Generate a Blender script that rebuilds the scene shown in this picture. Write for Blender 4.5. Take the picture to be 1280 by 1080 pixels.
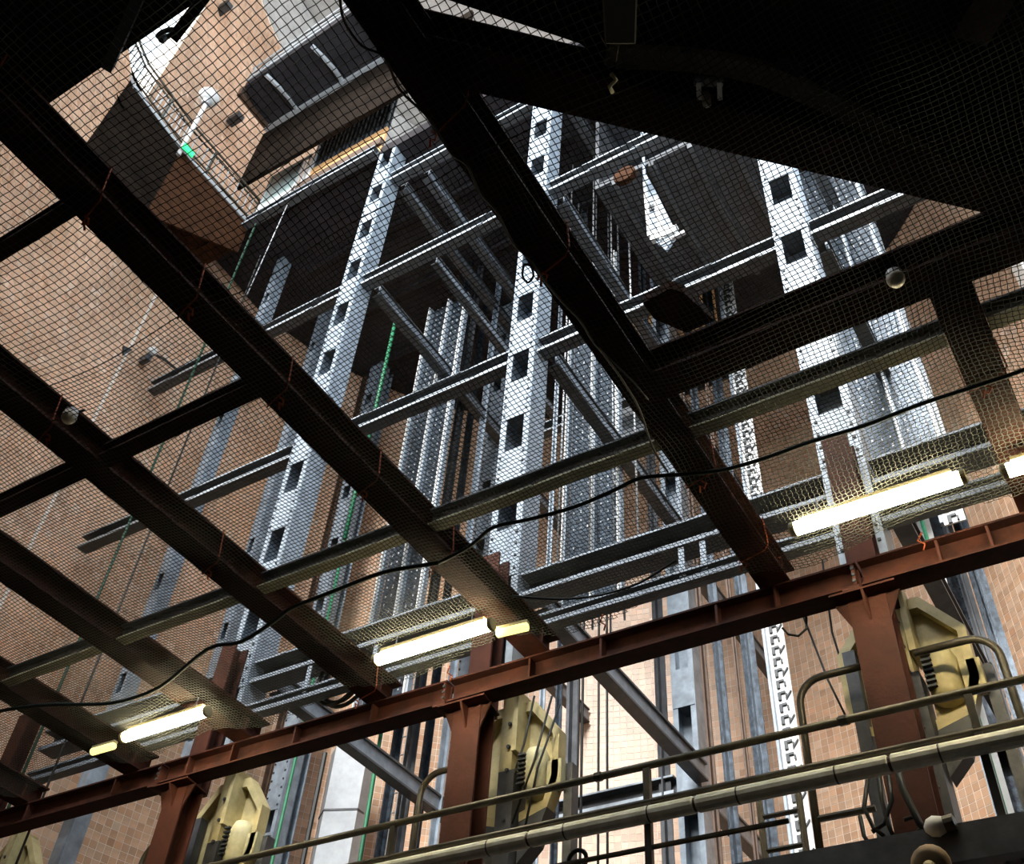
import bpy, math, random
import numpy as np
from mathutils import Vector, Matrix
random.seed(7); rng = np.random.default_rng(7)
for o in list(bpy.data.objects): bpy.data.objects.remove(o)
C = bpy.context.scene.collection
S = bpy.context.scene

# ---------------------------------------------------------------- camera
# world: eye at the origin, X to the right along the girder, Y away towards the lifts, Z up
F = 1311.06
AZ, PI_, RO = [math.radians(a) for a in (-35.169, 45.448, 5.080)]
fw = np.array([math.sin(AZ)*math.cos(PI_), math.cos(AZ)*math.cos(PI_), math.sin(PI_)])
rt = np.array([math.cos(AZ), -math.sin(AZ), 0.0]); up = np.cross(rt, fw)
r2 = rt*math.cos(RO)+up*math.sin(RO); u2 = -rt*math.sin(RO)+up*math.cos(RO)
cam = bpy.data.objects.new('camera', bpy.data.cameras.new('camera')); C.objects.link(cam)
cam.matrix_world = Matrix(((r2[0], u2[0], -fw[0], 0), (r2[1], u2[1], -fw[1], 0), (r2[2], u2[2], -fw[2], 0), (0, 0, 0, 1)))
cam.data.sensor_fit = 'HORIZONTAL'; cam.data.sensor_width = 36; cam.data.lens = 36*F/1280
cam.data.clip_start = 0.05; cam.data.clip_end = 300
S.camera = cam
# ---------------------------------------------------------------- light
W = bpy.data.worlds.new('world'); S.world = W; W.use_nodes = True
bg = W.node_tree.nodes['Background']; bg.inputs[0].default_value = (0.80, 0.91, 1.0, 1); bg.inputs[1].default_value = 3.2
sun = bpy.data.objects.new('sun', bpy.data.lights.new('sun', 'SUN')); C.objects.link(sun)
sun.data.energy = 9.5; sun.data.angle = math.radians(28); sun.data.color = (1.0, 0.97, 0.93)
sun.rotation_euler = Vector((-0.13, 0.85, -0.62)).to_track_quat('-Z', 'Y').to_euler()
S.view_settings.view_transform = 'Standard'; S.view_settings.look = 'None'
S.view_settings.gamma = 1; S.view_settings.use_curve_mapping = False
S.view_settings.exposure = 0.0

# ---------------------------------------------------------------- helpers
def ray(px, py): return r2*((px-640)/F)-u2*((py-540)/F)+fw
def onx(px, py, v): r = ray(px, py); return r*v/r[0]
def ony(px, py, v): r = ray(px, py); return r*v/r[1]
def onz(px, py, v): r = ray(px, py); return r*v/r[2]
def V3(p): return Vector((float(p[0]), float(p[1]), float(p[2])))

class MB:
    """collects shapes, then links them as one mesh object"""
    def __init__(s): s.v = []; s.f = []
    def quad8(s, P):
        n = len(s.v); s.v += [tuple(map(float, p)) for p in P]
        s.f += [(n, n+3, n+2, n+1), (n+4, n+5, n+6, n+7), (n, n+1, n+5, n+4), (n+1, n+2, n+6, n+5), (n+2, n+3, n+7, n+6), (n+3, n, n+4, n+7)]
        return s
    def box(s, x0, x1, y0, y1, z0, z1):
        x0, x1 = sorted((x0, x1)); y0, y1 = sorted((y0, y1)); z0, z1 = sorted((z0, z1))
        return s.quad8([(x0, y0, z0), (x1, y0, z0), (x1, y1, z0), (x0, y1, z0), (x0, y0, z1), (x1, y0, z1), (x1, y1, z1), (x0, y1, z1)])
    def bar(s, p0, p1, w, h, upv=(0, 0, 1)):
        p0 = V3(p0); p1 = V3(p1); d = (p1-p0).normalized(); u = Vector(upv)
        if abs(d.dot(u)) > .98: u = Vector((0, 1, 0))
        a = d.cross(u).normalized(); b = a.cross(d).normalized()
        a = a*(w/2); b = b*(h/2)
        return s.quad8([p0-a-b, p0+a-b, p1+a-b, p1-a-b, p0-a+b, p0+a+b, p1+a+b, p1-a+b])
    def tube(s, pts, r, n=8, cap=True):
        pts = [V3(p) for p in pts]; m = len(pts); base = len(s.v)
        rr = r if isinstance(r, (list, tuple)) else [r]*m
        prev = None
        for i, p in enumerate(pts):
            d = (pts[min(i+1, m-1)]-pts[max(i-1, 0)])
            if d.length < 1e-9: d = Vector((0, 0, 1))
            d.normalize()
            if prev is None:
                t = Vector((0, 0, 1)) if abs(d.z) < .9 else Vector((1, 0, 0)); a = d.cross(t).normalized()
            else:
                a = (prev-d*prev.dot(d))
                a = a.normalized() if a.length > 1e-6 else d.orthogonal().normalized()
            prev = a; b = d.cross(a)
            for k in range(n):
                th = 2*math.pi*k/n; s.v.append(tuple(p+a*(rr[i]*math.cos(th))+b*(rr[i]*math.sin(th))))
        for i in range(m-1):
            for k in range(n):
                k2 = (k+1) % n; s.f.append((base+i*n+k, base+i*n+k2, base+(i+1)*n+k2, base+(i+1)*n+k))
        if cap:
            s.f.append(tuple(base+k for k in range(n))[::-1]); s.f.append(tuple(base+(m-1)*n+k for k in range(n)))
        return s
    def prism(s, poly, off):
        """closed polygon (list of 3d points) extruded by vector off"""
        n = len(s.v); m = len(poly); off = np.array(off, float)
        s.v += [tuple(map(float, p)) for p in poly]+[tuple(map(float, np.array(p, float)+off)) for p in poly]
        s.f.append(tuple(range(n, n+m))[::-1]); s.f.append(tuple(range(n+m, n+2*m)))
        for k in range(m):
            k2 = (k+1) % m; s.f.append((n+k, n+k2, n+m+k2, n+m+k))
        return s
    def lathe(s, c, prof, axis=(0, 0, 1), n=16):
        c = V3(c); ax = Vector(axis).normalized(); a = ax.orthogonal().normalized(); b = ax.cross(a); base = len(s.v); m = len(prof)
        for r, h in prof:
            for k in range(n):
                th = 2*math.pi*k/n; s.v.append(tuple(c+ax*h+a*(r*math.cos(th))+b*(r*math.sin(th))))
        for i in range(m-1):
            for k in range(n):
                k2 = (k+1) % n; s.f.append((base+i*n+k, base+i*n+k2, base+(i+1)*n+k2, base+(i+1)*n+k))
        s.f.append(tuple(base+k for k in range(n))[::-1]); s.f.append(tuple(base+(m-1)*n+k for k in range(n)))
        return s
    def build(s, name, mat, parent=None, smooth=False, bevel=0, kind=None, loc=None):
        if parent is not None:
            off = ORG[parent.name]
        else:
            a = np.array(s.v); off = Vector(((a[:, 0].min()+a[:, 0].max())/2, (a[:, 1].min()+a[:, 1].max())/2, a[:, 2].min()))
        me = bpy.data.meshes.new(name)
        me.from_pydata([(x-off.x, y-off.y, z-off.z) for x, y, z in s.v], [], s.f); me.update()
        me.materials.append(mat)
        if smooth:
            for p in me.polygons: p.use_smooth = True
        o = bpy.data.objects.new(name, me); C.objects.link(o)
        if parent is not None: o.parent = parent; ORG[o.name] = Vector(off)
        else: o.location = off; ORG[o.name] = Vector(off)
        if bevel:
            m = o.modifiers.new('bevel', 'BEVEL'); m.width = bevel; m.segments = 1; m.limit_method = 'ANGLE'
        if kind: o['kind'] = kind
        LAST[0] = o
        return o
ORG = {}; LAST = [None]
def thing(name, label, cat, loc, group=None):
    o = bpy.data.objects.new(name, None); C.objects.link(o); o.location = V3(loc); ORG[o.name] = V3(loc)
    o.empty_display_size = .1
    return tag(o, label, cat, group)
def tag(o, label, cat, group=None):
    o['label'] = label; o['category'] = cat
    if group: o['group'] = group
    return o
def struct(o): o['kind'] = 'structure'; return o

# ---------------------------------------------------------------- materials
def mat(name, col, rough=.6, metal=0.0, var=.25, scale=6.0, col2=None, bump=.0, emit=None, spec=.4, attr=None):
    m = bpy.data.materials.new(name); m.use_nodes = True; nt = m.node_tree; b = nt.nodes['Principled BSDF']
    b.inputs['Roughness'].default_value = rough; b.inputs['Metallic'].default_value = metal; b.inputs['Specular IOR Level'].default_value = spec
    if emit:
        b.inputs['Base Color'].default_value = (*col, 1); b.inputs['Emission Color'].default_value = (*emit[0], 1); b.inputs['Emission Strength'].default_value = emit[1]; return m
    tc = nt.nodes.new('ShaderNodeTexCoord'); nz = nt.nodes.new('ShaderNodeTexNoise'); nz.inputs['Scale'].default_value = scale; nz.inputs['Detail'].default_value = 6; nz.inputs['Roughness'].default_value = .65
    nt.links.new(tc.outputs['Object'], nz.inputs['Vector'])
    rp = nt.nodes.new('ShaderNodeValToRGB'); c2 = col2 or tuple(c*(1-var) for c in col)
    rp.color_ramp.elements[0].position = .35; rp.color_ramp.elements[1].position = .68
    rp.color_ramp.elements[0].color = (*c2, 1); rp.color_ramp.elements[1].color = (*[min(1, c*(1+var*.4)) for c in col], 1)
    nt.links.new(nz.outputs['Fac'], rp.inputs['Fac'])
    out = rp.outputs['Color']
    if attr:
        at = nt.nodes.new('ShaderNodeAttribute'); at.attribute_name = attr
        mx = nt.nodes.new('ShaderNodeMix'); mx.data_type = 'RGBA'; mx.blend_type = 'MULTIPLY'; mx.inputs['Factor'].default_value = 1
        nt.links.new(out, mx.inputs['A']); nt.links.new(at.outputs['Color'], mx.inputs['B']); out = mx.outputs['Result']
    nt.links.new(out, b.inputs['Base Color'])
    if bump:
        bp = nt.nodes.new('ShaderNodeBump'); bp.inputs['Strength'].default_value = bump; bp.inputs['Distance'].default_value = .01
        nz2 = nt.nodes.new('ShaderNodeTexNoise'); nz2.inputs['Scale'].default_value = scale*6; nt.links.new(tc.outputs['Object'], nz2.inputs['Vector'])
        nt.links.new(nz2.outputs['Fac'], bp.inputs['Height']); nt.links.new(bp.outputs['Normal'], b.inputs['Normal'])
    return m
M = dict(
 red=mat('red_primer', (.055, .0165, .0095), .75, var=.45, scale=5, col2=(.026, .010, .007), bump=.3, spec=.15),
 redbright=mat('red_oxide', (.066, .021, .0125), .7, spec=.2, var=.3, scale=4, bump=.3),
 steel=mat('blue_grey_steel', (.31, .37, .435), .42, .15, var=.35, scale=3.5, bump=.15, spec=.5),
 steeld=mat('dark_grey_steel', (.085, .09, .10), .5, .2, var=.4, scale=4, bump=.2),
 lip=mat('sunlit_edge_steel', (.46, .52, .58), .4, .2, var=.3),  # sunlight on the flange edges, put into the colour
 web=mat('lit_web_grey', (.24, .28, .33), .45, .1, var=.3),  # lighter copy of the beam grey for webs and lintel edges catching light
 beam=mat('shaded_beam_grey', (.085, .092, .10), .45, .1, var=.35, scale=4, bump=.15),  # beam grey darkened to carry the shade on the undersides
 greased=mat('greased_rail_steel', (.06, .078, .10), .3, .5, var=.7, scale=9, bump=.3),
 brown=mat('brown_steel', (.10, .06, .04), .6, var=.4),
 olive=mat('olive_paint_and_lamplight', (.58, .55, .35), .6, var=.25, scale=5),  # on cross beam undersides it stands in for light from the tubes
 yellow=mat('pale_yellow_paint', (.55, .47, .24), .5, var=.25, scale=5, bump=.1),
 bolt=mat('bolt_steel', (.06, .065, .07), .5, .3),
 white=mat('white_paint', (.78, .78, .76), .5, var=.12),
 pipe=mat('pale_pipe', (.88, .86, .74), .45, var=.15, scale=7, col2=(.70, .66, .50)),
 rail=mat('dark_rail_paint', (.085, .075, .055), .4, .2, var=.4),
 black=mat('black_rubber', (.012, .014, .013), .5, var=.3),
 rope=mat('dark_green_rope', (.012, .022, .016), .8, var=.4, scale=40),
 net=mat('grey_green_net', (.075, .08, .065), .75, var=.3, scale=2),
 tie=mat('orange_cord', (.42, .09, .03), .7, var=.3),
 green=mat('green_cable', (.025, .19, .09), .5, var=.3),
 tile=mat('glazed_brown_tile', (.67, .435, .29), .36, var=.22, scale=.45, col2=(.54, .325, .195), attr='tint', spec=.5),
 tile1=mat('glazed_tile_single', (.62, .36, .205), .32, var=.22, scale=.9, col2=(.50, .255, .13), spec=.5),
 grout=mat('tile_grout', (.85, .76, .66), .8, var=.2, scale=2),
 plaster=mat('pale_plaster', (.55, .53, .50), .8, var=.25, scale=2),
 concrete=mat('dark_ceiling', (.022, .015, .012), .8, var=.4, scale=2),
 floorm=mat('dark_floor', (.022, .02, .018), .85, var=.3, scale=2),
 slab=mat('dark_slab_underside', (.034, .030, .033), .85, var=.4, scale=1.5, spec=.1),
 shade=mat('shaded_panel', (.016, .011, .008), .9, var=.5, scale=2, spec=.04),  # near black colour stands in for missing sun on fascia and panel
 wood=mat('brown_timber', (.06, .024, .010), .8, var=.5, scale=4, bump=.3, spec=.1),
 orange=mat('orange_timber', (.75, .42, .18), .5, var=.2, scale=4),
 duct=mat('galvanised_sheet', (.36, .385, .41), .45, .2, var=.18, scale=3),
 glass=mat('frosted_glass', (.55, .68, .66), .2, var=.1, scale=2),
 tube=mat('fluorescent_tube', (.9, .85, .7), emit=((1.0, .85, .55), 60.0)),
 tubecap=mat('yellowed_plastic', (.55, .47, .26), .5, var=.2),
 bulb=mat('milky_bulb', (.62, .58, .46), .3, var=.2),
 exitg=mat('green_exit_sign', (.02, .5, .15), emit=((.05, .9, .3), 1.5)),
 wire=mat('bright_wire', (.5, .52, .54), .4, .3, var=.2),
)
CX, CY, R = -7.0, 9.7, 9.3
Z0 = -1.6
def cyl(a, z, r=R): a = math.radians(a); return (CX+r*math.cos(a), CY+r*math.sin(a), z)

# ================================================================ SETTING
struct(MB().prism([cyl(a, Z0-.3, 15.2) for a in range(0, 360, 10)], (0, 0, .3)).build('floor', M['floorm']))
def arcwall(mb, a0, a1, z0, z1, r0, r1, step=1):
    n = max(1, int(round((a1-a0)/step)))
    for i in range(n):
        b0 = a0+(a1-a0)*i/n; b1 = a0+(a1-a0)*(i+1)/n
        mb.quad8([cyl(b0, z0, r0), cyl(b0, z0, r1), cyl(b1, z0, r1), cyl(b1, z0, r0), cyl(b0, z1, r0), cyl(b0, z1, r1), cyl(b1, z1, r1), cyl(b1, z1, r0)])
    return mb
RB = R+.0065
mb = MB()
arcwall(mb, 28, 212, Z0, 33, RB, RB+.5); arcwall(mb, 212, 226, Z0, 22.4, RB, RB+.5); arcwall(mb, 212, 226, 28.2, 33, RB, RB+.5)
arcwall(mb, 226, 236, Z0, 33, RB, RB+.5)
wall = struct(mb.build('wall_far', M['grout']))
struct(arcwall(MB(), 28, 236, 33, 36.5, RB-.02, RB+.5).build('wall_far_upper', M['plaster']))
struct(arcwall(MB(), 236, 388, 6.95, 13.0, 9.65, 10.15).build('wall_near', M['grout']))
struct(arcwall(MB(), 200, 400, Z0, 7.3, 15.0, 15.3, 10).build('wall_hall', M['concrete']))
rc = [(-2.21, 1.82), (-1.54, 2.58), (-1.46, 2.84), (-1.14, 3.12), (-.73, 3.47), (-.24, 4.10), (.24, 4.85), (.58, 5.41), (1.35, 7.6), (2.2, 9.6), (9, 9.6), (9, -7), (-2.5, -7), (-2.5, 1.5)]
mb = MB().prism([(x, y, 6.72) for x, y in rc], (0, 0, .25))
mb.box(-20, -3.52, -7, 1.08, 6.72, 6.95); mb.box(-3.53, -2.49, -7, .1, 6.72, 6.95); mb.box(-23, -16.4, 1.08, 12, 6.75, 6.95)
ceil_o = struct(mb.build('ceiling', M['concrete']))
struct(arcwall(MB(), 206, 216, 22.2, 22.42, RB-.05, RB+.6).build('trim_1', M['plaster']))
# roof over the shaft, added to shade its top; the daylight comes in through the open side above the low wall
struct(MB().prism([cyl(a, 36.6, 10.4) for a in range(0, 360, 10)], (0, 0, .3)).build('shading_roof', M['plaster']))
P = onx(187, 385, -16.05); struct(MB().box(P[0]-.03, P[0]+.01, P[1]-.03, P[1]+.03, 6, 21.5).build('trim_3', M['grout']))
# curved edge band of the right hand ceiling
band = MB(); arcp = [(-1.46, 2.74), (-1.42, 2.79), (-1.04, 3.03), (-.80, 3.22), (-.63, 3.38), (-.38, 3.72), (-.17, 4.04), (.06, 4.44), (.28, 4.83), (.58, 5.41), (.95, 6.35), (1.35, 7.6)]
for (xa_, ya_), (xb_, yb_) in zip(arcp, arcp[1:]): band.bar((xa_+.05, ya_-.04, 6.68), (xb_+.05, yb_-.04, 6.68), .13, .10)
struct(band.build('trim_2', mat('grey_edge_band', (.55, .50, .42), .6)))
for i in range(9):
    p0 = np.array([-1.0+i*.42, 2.2+i*.62, 0]); q = p0+[3.2, -2.9, 0]
    MB().bar(p0*[1, 1, 0]+[.35, -.3, 6.68], q*[1, 1, 0]+[0, 0, 6.68], .24, .08).build('joist', M['brown'], ceil_o)
for px, py in ((985, 84), (1042, 112), (1112, 150), (1178, 188), (1243, 226)):
    c0 = onz(px-16, py-4, 6.66); c1 = onz(px+18, py+4, 6.66)
    MB().bar(c0+[0, 0, .03], c1+[0, 0, .03], .10, .06).build('joist_bracket', M['steeld'], ceil_o)

# tiled lining: tiles 15 cm, joints recessed
TS = .15; JO = .007; DP = .010
na = int(math.radians(232-30)*R/TS); da = TS/R
A0 = math.radians(30)
nz = int((33-2.0)/TS)
def tilecorners(i, j):
    a0 = A0+i*da; return a0, a0+da, 2.0+j*TS, 2.0+(j+1)*TS
ii, jj = np.meshgrid(np.arange(na), np.arange(nz), indexing='ij'); ii = ii.ravel(); jj = jj.ravel()
ca = A0+(ii+.5)*da; cz = 2.0+(jj+.5)*TS
keep = ~((np.degrees(ca) > 212) & (np.degrees(ca) < 226) & (cz > 22.4) & (cz < 28.2))
ii, jj, ca, cz = ii[keep], jj[keep], ca[keep], cz[keep]
Pw = np.stack([CX+R*np.cos(ca), CY+R*np.sin(ca), cz], 1)
dpt = Pw@fw; pxs = 640+F*(Pw@r2)/dpt; pys = 540-F*(Pw@u2)/dpt
tint = np.ones((len(ii), 3)); g = rng.normal(0, 1, (len(ii), 1)); h = rng.normal(0, 1, (len(ii), 1))
patch = (np.sin(ca*23+cz*.7)+np.sin(ca*9-cz*.45+1.7)+np.sin(cz*1.3+ca*4))[:, None]
tint = np.clip(1+.09*g+.05*patch+np.hstack([.00*h, .035*h, .06*h]), .5, 1.5)
lite = rng.random(len(ii)) < .06; tint[lite] *= np.array([1.12, 1.28, 1.45])
# the tiles that show largest and unobstructed become single parts of the wall
regs = [(1222, 680, 1285, 835), (90, 990, 190, 1085), (1010, 800, 1052, 880), (1010, 975, 1085, 1070), (772, 950, 835, 1085), (395-35, 960, 400, 1080)]
single = np.zeros(len(ii), bool)
for x0, y0, x1, y1 in regs: single |= (pxs > x0) & (pxs < x1) & (pys > y0) & (pys < y1) & (dpt > 0)
idx = np.nonzero(single)[0]
if len(idx) > 290: single[:] = False; single[idx[:: int(math.ceil(len(idx)/290))]] = True
idx = np.nonzero(single)[0]; bulk = np.nonzero(~single)[0]
def ring8(a0, a1, z0, z1):
    out = []
    for r, m_ in ((R+.012, 0), (R-DP*0, JO)):
        pass
    return out
a0 = A0+ii[bulk]*da; a1 = a0+da; z0 = 2.0+jj[bulk]*TS; z1 = z0+TS; ja = JO/R
tilt = rng.normal(0, .0005, (len(bulk), 4))
vs = []
for k, (aa, zz) in enumerate(((a0+ja*.5, z0+JO*.5), (a1-ja*.5, z0+JO*.5), (a1-ja*.5, z1-JO*.5), (a0+ja*.5, z1-JO*.5))):
    vs.append(np.stack([CX+(R+.009)*np.cos(aa), CY+(R+.009)*np.sin(aa), zz], 1))
for k, (aa, zz) in enumerate(((a0+ja, z0+JO), (a1-ja, z0+JO), (a1-ja, z1-JO), (a0+ja, z1-JO))):
    rr = R+.002+tilt[:, k]; vs.append(np.stack([CX+rr*np.cos(aa), CY+rr*np.sin(aa), zz], 1))
vv = np.stack(vs, 1).reshape(-1, 3)
base = (np.arange(len(bulk))*8)[:, None]
fq = np.array([[5, 4, 7, 6], [1, 0, 4, 5], [2, 1, 5, 6], [3, 2, 6, 7], [0, 3, 7, 4]])
ff = (base[:, :, None]+fq[None]).reshape(-1, 4)
woff = ORG['wall_far']; vv = vv-np.array(woff)
me = bpy.data.meshes.new('tile_lining'); me.vertices.add(len(vv)); me.vertices.foreach_set('co', vv.astype(np.float32).ravel())
me.loops.add(ff.size); me.loops.foreach_set('vertex_index', ff.astype(np.int32).ravel())
me.polygons.add(len(ff)); me.polygons.foreach_set('loop_start', (np.arange(len(ff))*4).astype(np.int32))
me.update(calc_edges=True); me.validate(); me.shade_flat()
at = me.attributes.new('tint', 'FLOAT_COLOR', 'POINT')
col = np.ones((len(bulk), 8, 4), np.float32); col[:, :, :3] = tint[bulk][:, None, :]
at.data.foreach_set('color', col.ravel())
me.materials.append(M['tile'])
o = bpy.data.objects.new('tile_lining', me); C.objects.link(o); o.parent = wall; o['kind'] = 'stuff'
tm = MB(); hw = TS/2
tm.v = [(-hw+JO/2, -.001, -hw+JO/2), (hw-JO/2, -.001, -hw+JO/2), (hw-JO/2, -.001, hw-JO/2), (-hw+JO/2, -.001, hw-JO/2), (-hw+JO, .009, -hw+JO), (hw-JO, .009, -hw+JO), (hw-JO, .009, hw-JO), (-hw+JO, .009, hw-JO)]
tm.f = [(5, 4, 7, 6), (1, 0, 4, 5), (2, 1, 5, 6), (3, 2, 6, 7), (0, 3, 7, 4), (0, 1, 2, 3)]
tmats = []
for k in range(6):
    c = 1+.12*math.sin(k*2.1); w_ = .05*math.cos(k*1.7)
    tmats.append(mat('glazed_tile_shade', (.635*c, .405*(c+w_), .26*(c+2*w_)), .36, var=.2, scale=2, spec=.5))
tmesh = []
for k in range(6):
    m_ = bpy.data.meshes.new('tile'); m_.from_pydata(tm.v, [], tm.f); m_.materials.append(tmats[k]); tmesh.append(m_)
for n_ in idx:
    o = bpy.data.objects.new('tile', tmesh[int(rng.integers(6))]); C.objects.link(o); o.parent = wall
    a = ca[n_]; o.location = (CX+(R+.010)*math.cos(a)-woff.x, CY+(R+.010)*math.sin(a)-woff.y, cz[n_]-woff.z); o.rotation_euler = (0, 0, a+math.pi/2)

# ================================================================ DECK STEEL
def ibeam(name, label, cat, p0, p1, w, h, m, group=None, tf=.03, tw=.03, channel=False, lit=None, offs=0, webm=None):
    """horizontal beam, p0/p1 = centre of its underside"""
    p0 = np.array(p0, float); p1 = np.array(p1, float)
    t = thing(name, label, cat, (p0+p1)/2, group)
    u = np.array([0, 0, 1.0])
    MB().bar(p0+u*tf/2, p1+u*tf/2, w, tf).build('bottom_flange', lit or m, t)
    MB().bar(p0+u*(h-tf/2), p1+u*(h-tf/2), w, tf).build('top_flange', m, t)
    d = (p1-p0)/np.linalg.norm(p1-p0); s_ = np.array([-d[1], d[0], 0])*offs
    MB().bar(p0+u*h/2+s_, p1+u*h/2+s_, tw, h-2*tf).build('web', webm or m, t)
    return t
# front girder, in four lengths between the column joints
gj = [-14.95, -10.55, -6.18, -1.62, 2.6]
gl = ['rust red girder length at the left edge of the deck', 'rust red girder length under the middle fluorescent tube', 'rust red girder length between the middle and the right red posts', 'rust red girder length running out of the frame at right']
stx = [-13.13, -11.42, -10.1, -9.36, -8.37, -7.23, -5.14, -4.29, -3.02, -2.42, -.9, -.46, .6, 1.6]
for k in range(4):
    x0, x1 = gj[k]+.012, gj[k+1]-.012
    t = ibeam('girder', gl[k], 'girder', (x0, 8.095, 6.0), (x1, 8.095, 6.0), .24, .28, M['red'], 'front girder of the deck', tf=.022, tw=.02)
    for x in stx:
        if x0 < x < x1:
            MB().prism([(x-.012, 7.985, 6.022), (x-.012, 8.085, 6.022), (x-.012, 8.085, 6.258), (x-.012, 7.985, 6.258)], (.024, 0, 0)).build('stiffener', M['redbright'], t)
    # splice plates at the right hand joint
    MB().box(x1-.16, x1, 7.975, 8.215, 5.975, 5.999).build('splice_plate', M['redbright'], t)
    MB().box(x1-.05, x1-.02, 7.985, 8.085, 6.022, 6.258).build('end_plate', M['redbright'], t)
    b = MB()
    for z in (6.07, 6.14, 6.21): b.lathe((x1-.035, 7.99, z), [(.018, 0), (.018, -.02)], (0, 1, 0), 6)
    b.build('splice_bolts', M['bolt'], LAST[0])

# red deck beams running away from the camera on top of the girder
ZB, HB = 6.29, .30
def ystart(x, z=6.75):
    q = 8.9**2-(x-CX)**2; return CY-math.sqrt(max(q, 0))
vbs = [(-13.3, 'leftmost rust red deck beam at the frame edge'), (-11.15, 'rust red deck beam left of the left fluorescent tube'), (-9.22, 'rust red deck beam right of the left fluorescent tube'),
       (-7.18, 'rust red deck beam carrying the round lamp at left'), (-5.06, 'broad dark red deck beam crossing the left half with orange ties'),
       (-2.41, 'broad near black deck beam coming down from the top centre'), (-.02, 'steep dark deck beam near the right edge')]
for x, lb in vbs:
    y0 = 5.34 if x > -1 else (.35 if x > -3 else .75); y1 = 8.22
    t = ibeam('deck_beam', lb, 'beam', (x, y0, ZB), (x, y1, ZB), .30, HB, M['red'], 'deck beams over the girder', tf=.025, tw=.03)
    # end plate gussets over the girder
    for sx in (-1, 1):
        MB().prism([(x+sx*.015, 7.86, ZB+.025), (x+sx*.14, 7.86, ZB+.025), (x+sx*.14, 7.86, ZB+.20), (x+sx*.015, 7.86, ZB+HB-.03)], (0, .02, 0)).build('gusset', M['redbright'], t)
    nst = 0
# cross members between the deck beams
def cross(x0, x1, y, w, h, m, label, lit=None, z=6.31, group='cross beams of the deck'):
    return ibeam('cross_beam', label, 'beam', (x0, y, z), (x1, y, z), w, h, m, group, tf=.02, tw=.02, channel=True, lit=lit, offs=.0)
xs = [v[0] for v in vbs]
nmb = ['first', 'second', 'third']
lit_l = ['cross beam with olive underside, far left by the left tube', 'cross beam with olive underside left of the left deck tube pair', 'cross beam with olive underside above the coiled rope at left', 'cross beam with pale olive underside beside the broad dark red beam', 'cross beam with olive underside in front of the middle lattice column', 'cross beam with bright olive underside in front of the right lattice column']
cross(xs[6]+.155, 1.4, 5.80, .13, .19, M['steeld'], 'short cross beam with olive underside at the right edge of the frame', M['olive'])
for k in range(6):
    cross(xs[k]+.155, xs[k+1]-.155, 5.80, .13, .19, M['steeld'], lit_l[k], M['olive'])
b_l = ['dark brown cross beam at far left, middle row', 'dark brown cross beam left of centre tile wall, middle row', 'dark brown cross beam over the tile wall, middle row', 'dark brown cross beam ending at the broad red beam, middle row']
for k in range(4):
    cross(xs[k]+.155, xs[k+1]-.155, 3.66, .16, .15, M['red'], b_l[k])
cross(xs[3]+.155, xs[4]-.155, 1.66, .12, .14, M['red'], 'short dark cross beam at the upper left edge over the tile wall')
ibeam('deck_beam', 'wide dark trimmer beam crossing right of the timber block', 'beam', (xs[5]+.155, 5.18, ZB), (1.4, 5.18, ZB), .30, .31, M['red'], 'deck trimmers', tf=.025)
# diagonal trimmer under the ring
d0 = onz(500, 99, 6.36); d1 = onz(1330, 295, 6.36)
dv = (d1-d0)/np.linalg.norm(d1-d0); nv = np.array([-dv[1], dv[0], 0])
ibeam('diagonal_beam', 'long dark diagonal beam below the curved edge of the ceiling', 'beam', d0-nv*.18, d1-nv*.18, .30, .37, M['red'], tf=.025)
ibeam('deck_beam', 'dark beam at the top left corner under the ceiling edge', 'beam', onz(175, -10, 6.60), onz(132, 88, 6.60), .07, .08, M['steeld'], 'deck trimmers')

# red posts with brackets
plabel = ['red steel post at the left edge of the frame', 'red steel post under the left girder joint', 'red steel post under the middle girder joint', 'red steel post under the right girder joint']
PX = [-14.62, -10.30, -5.97, -1.62]
for k, x in enumerate(PX):
    t = thing('steel_post', plabel[k], 'post', (x, 8.2, Z0), 'red steel posts under the girder')
    w = .35
    for nm, y in (('front_flange', 8.10), ('back_flange', 8.36)):
        MB().box(x-w/2, x+w/2, y, y+.022, Z0, 5.97).build(nm, M['redbright'], t)
    MB().box(x-.012, x+.012, 8.122, 8.36, Z0, 5.97).build('web', M['red'], t)
    MB().prism([(x-.30, 7.96, 5.97), (x+.30, 7.96, 5.97), (x+.22, 8.40, 5.97), (x-.22, 8.40, 5.97)], (0, 0, -.02)).build('cap_plate', M['red'], t)
    for sx in (-1, 1):
        MB().prism([(x+sx*.15, 8.11, 5.95), (x+sx*.30, 8.11, 5.95), (x+sx*.15, 8.11, 5.62)], (0, .02, 0)).build('bracket', M['red'], t)
    MB().prism([(x-.012, 8.10, 5.95), (x-.012, 7.96, 5.95), (x-.012, 8.10, 5.70)], (.024, 0, 0)).build('bracket', M['redbright'], t)
    u = MB(); u.box(x-.14, x+.14, 8.24, 8.265, 5.97, 8.15); u.build('upper_front_flange', M['redbright'], t)
    MB().box(x-.14, x+.14, 8.455, 8.48, 5.97, 8.15).build('upper_back_flange', M['red'], t)
    MB().box(x-.012, x+.012, 8.265, 8.455, 5.97, 8.15).build('upper_web', M['red'], t)

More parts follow.
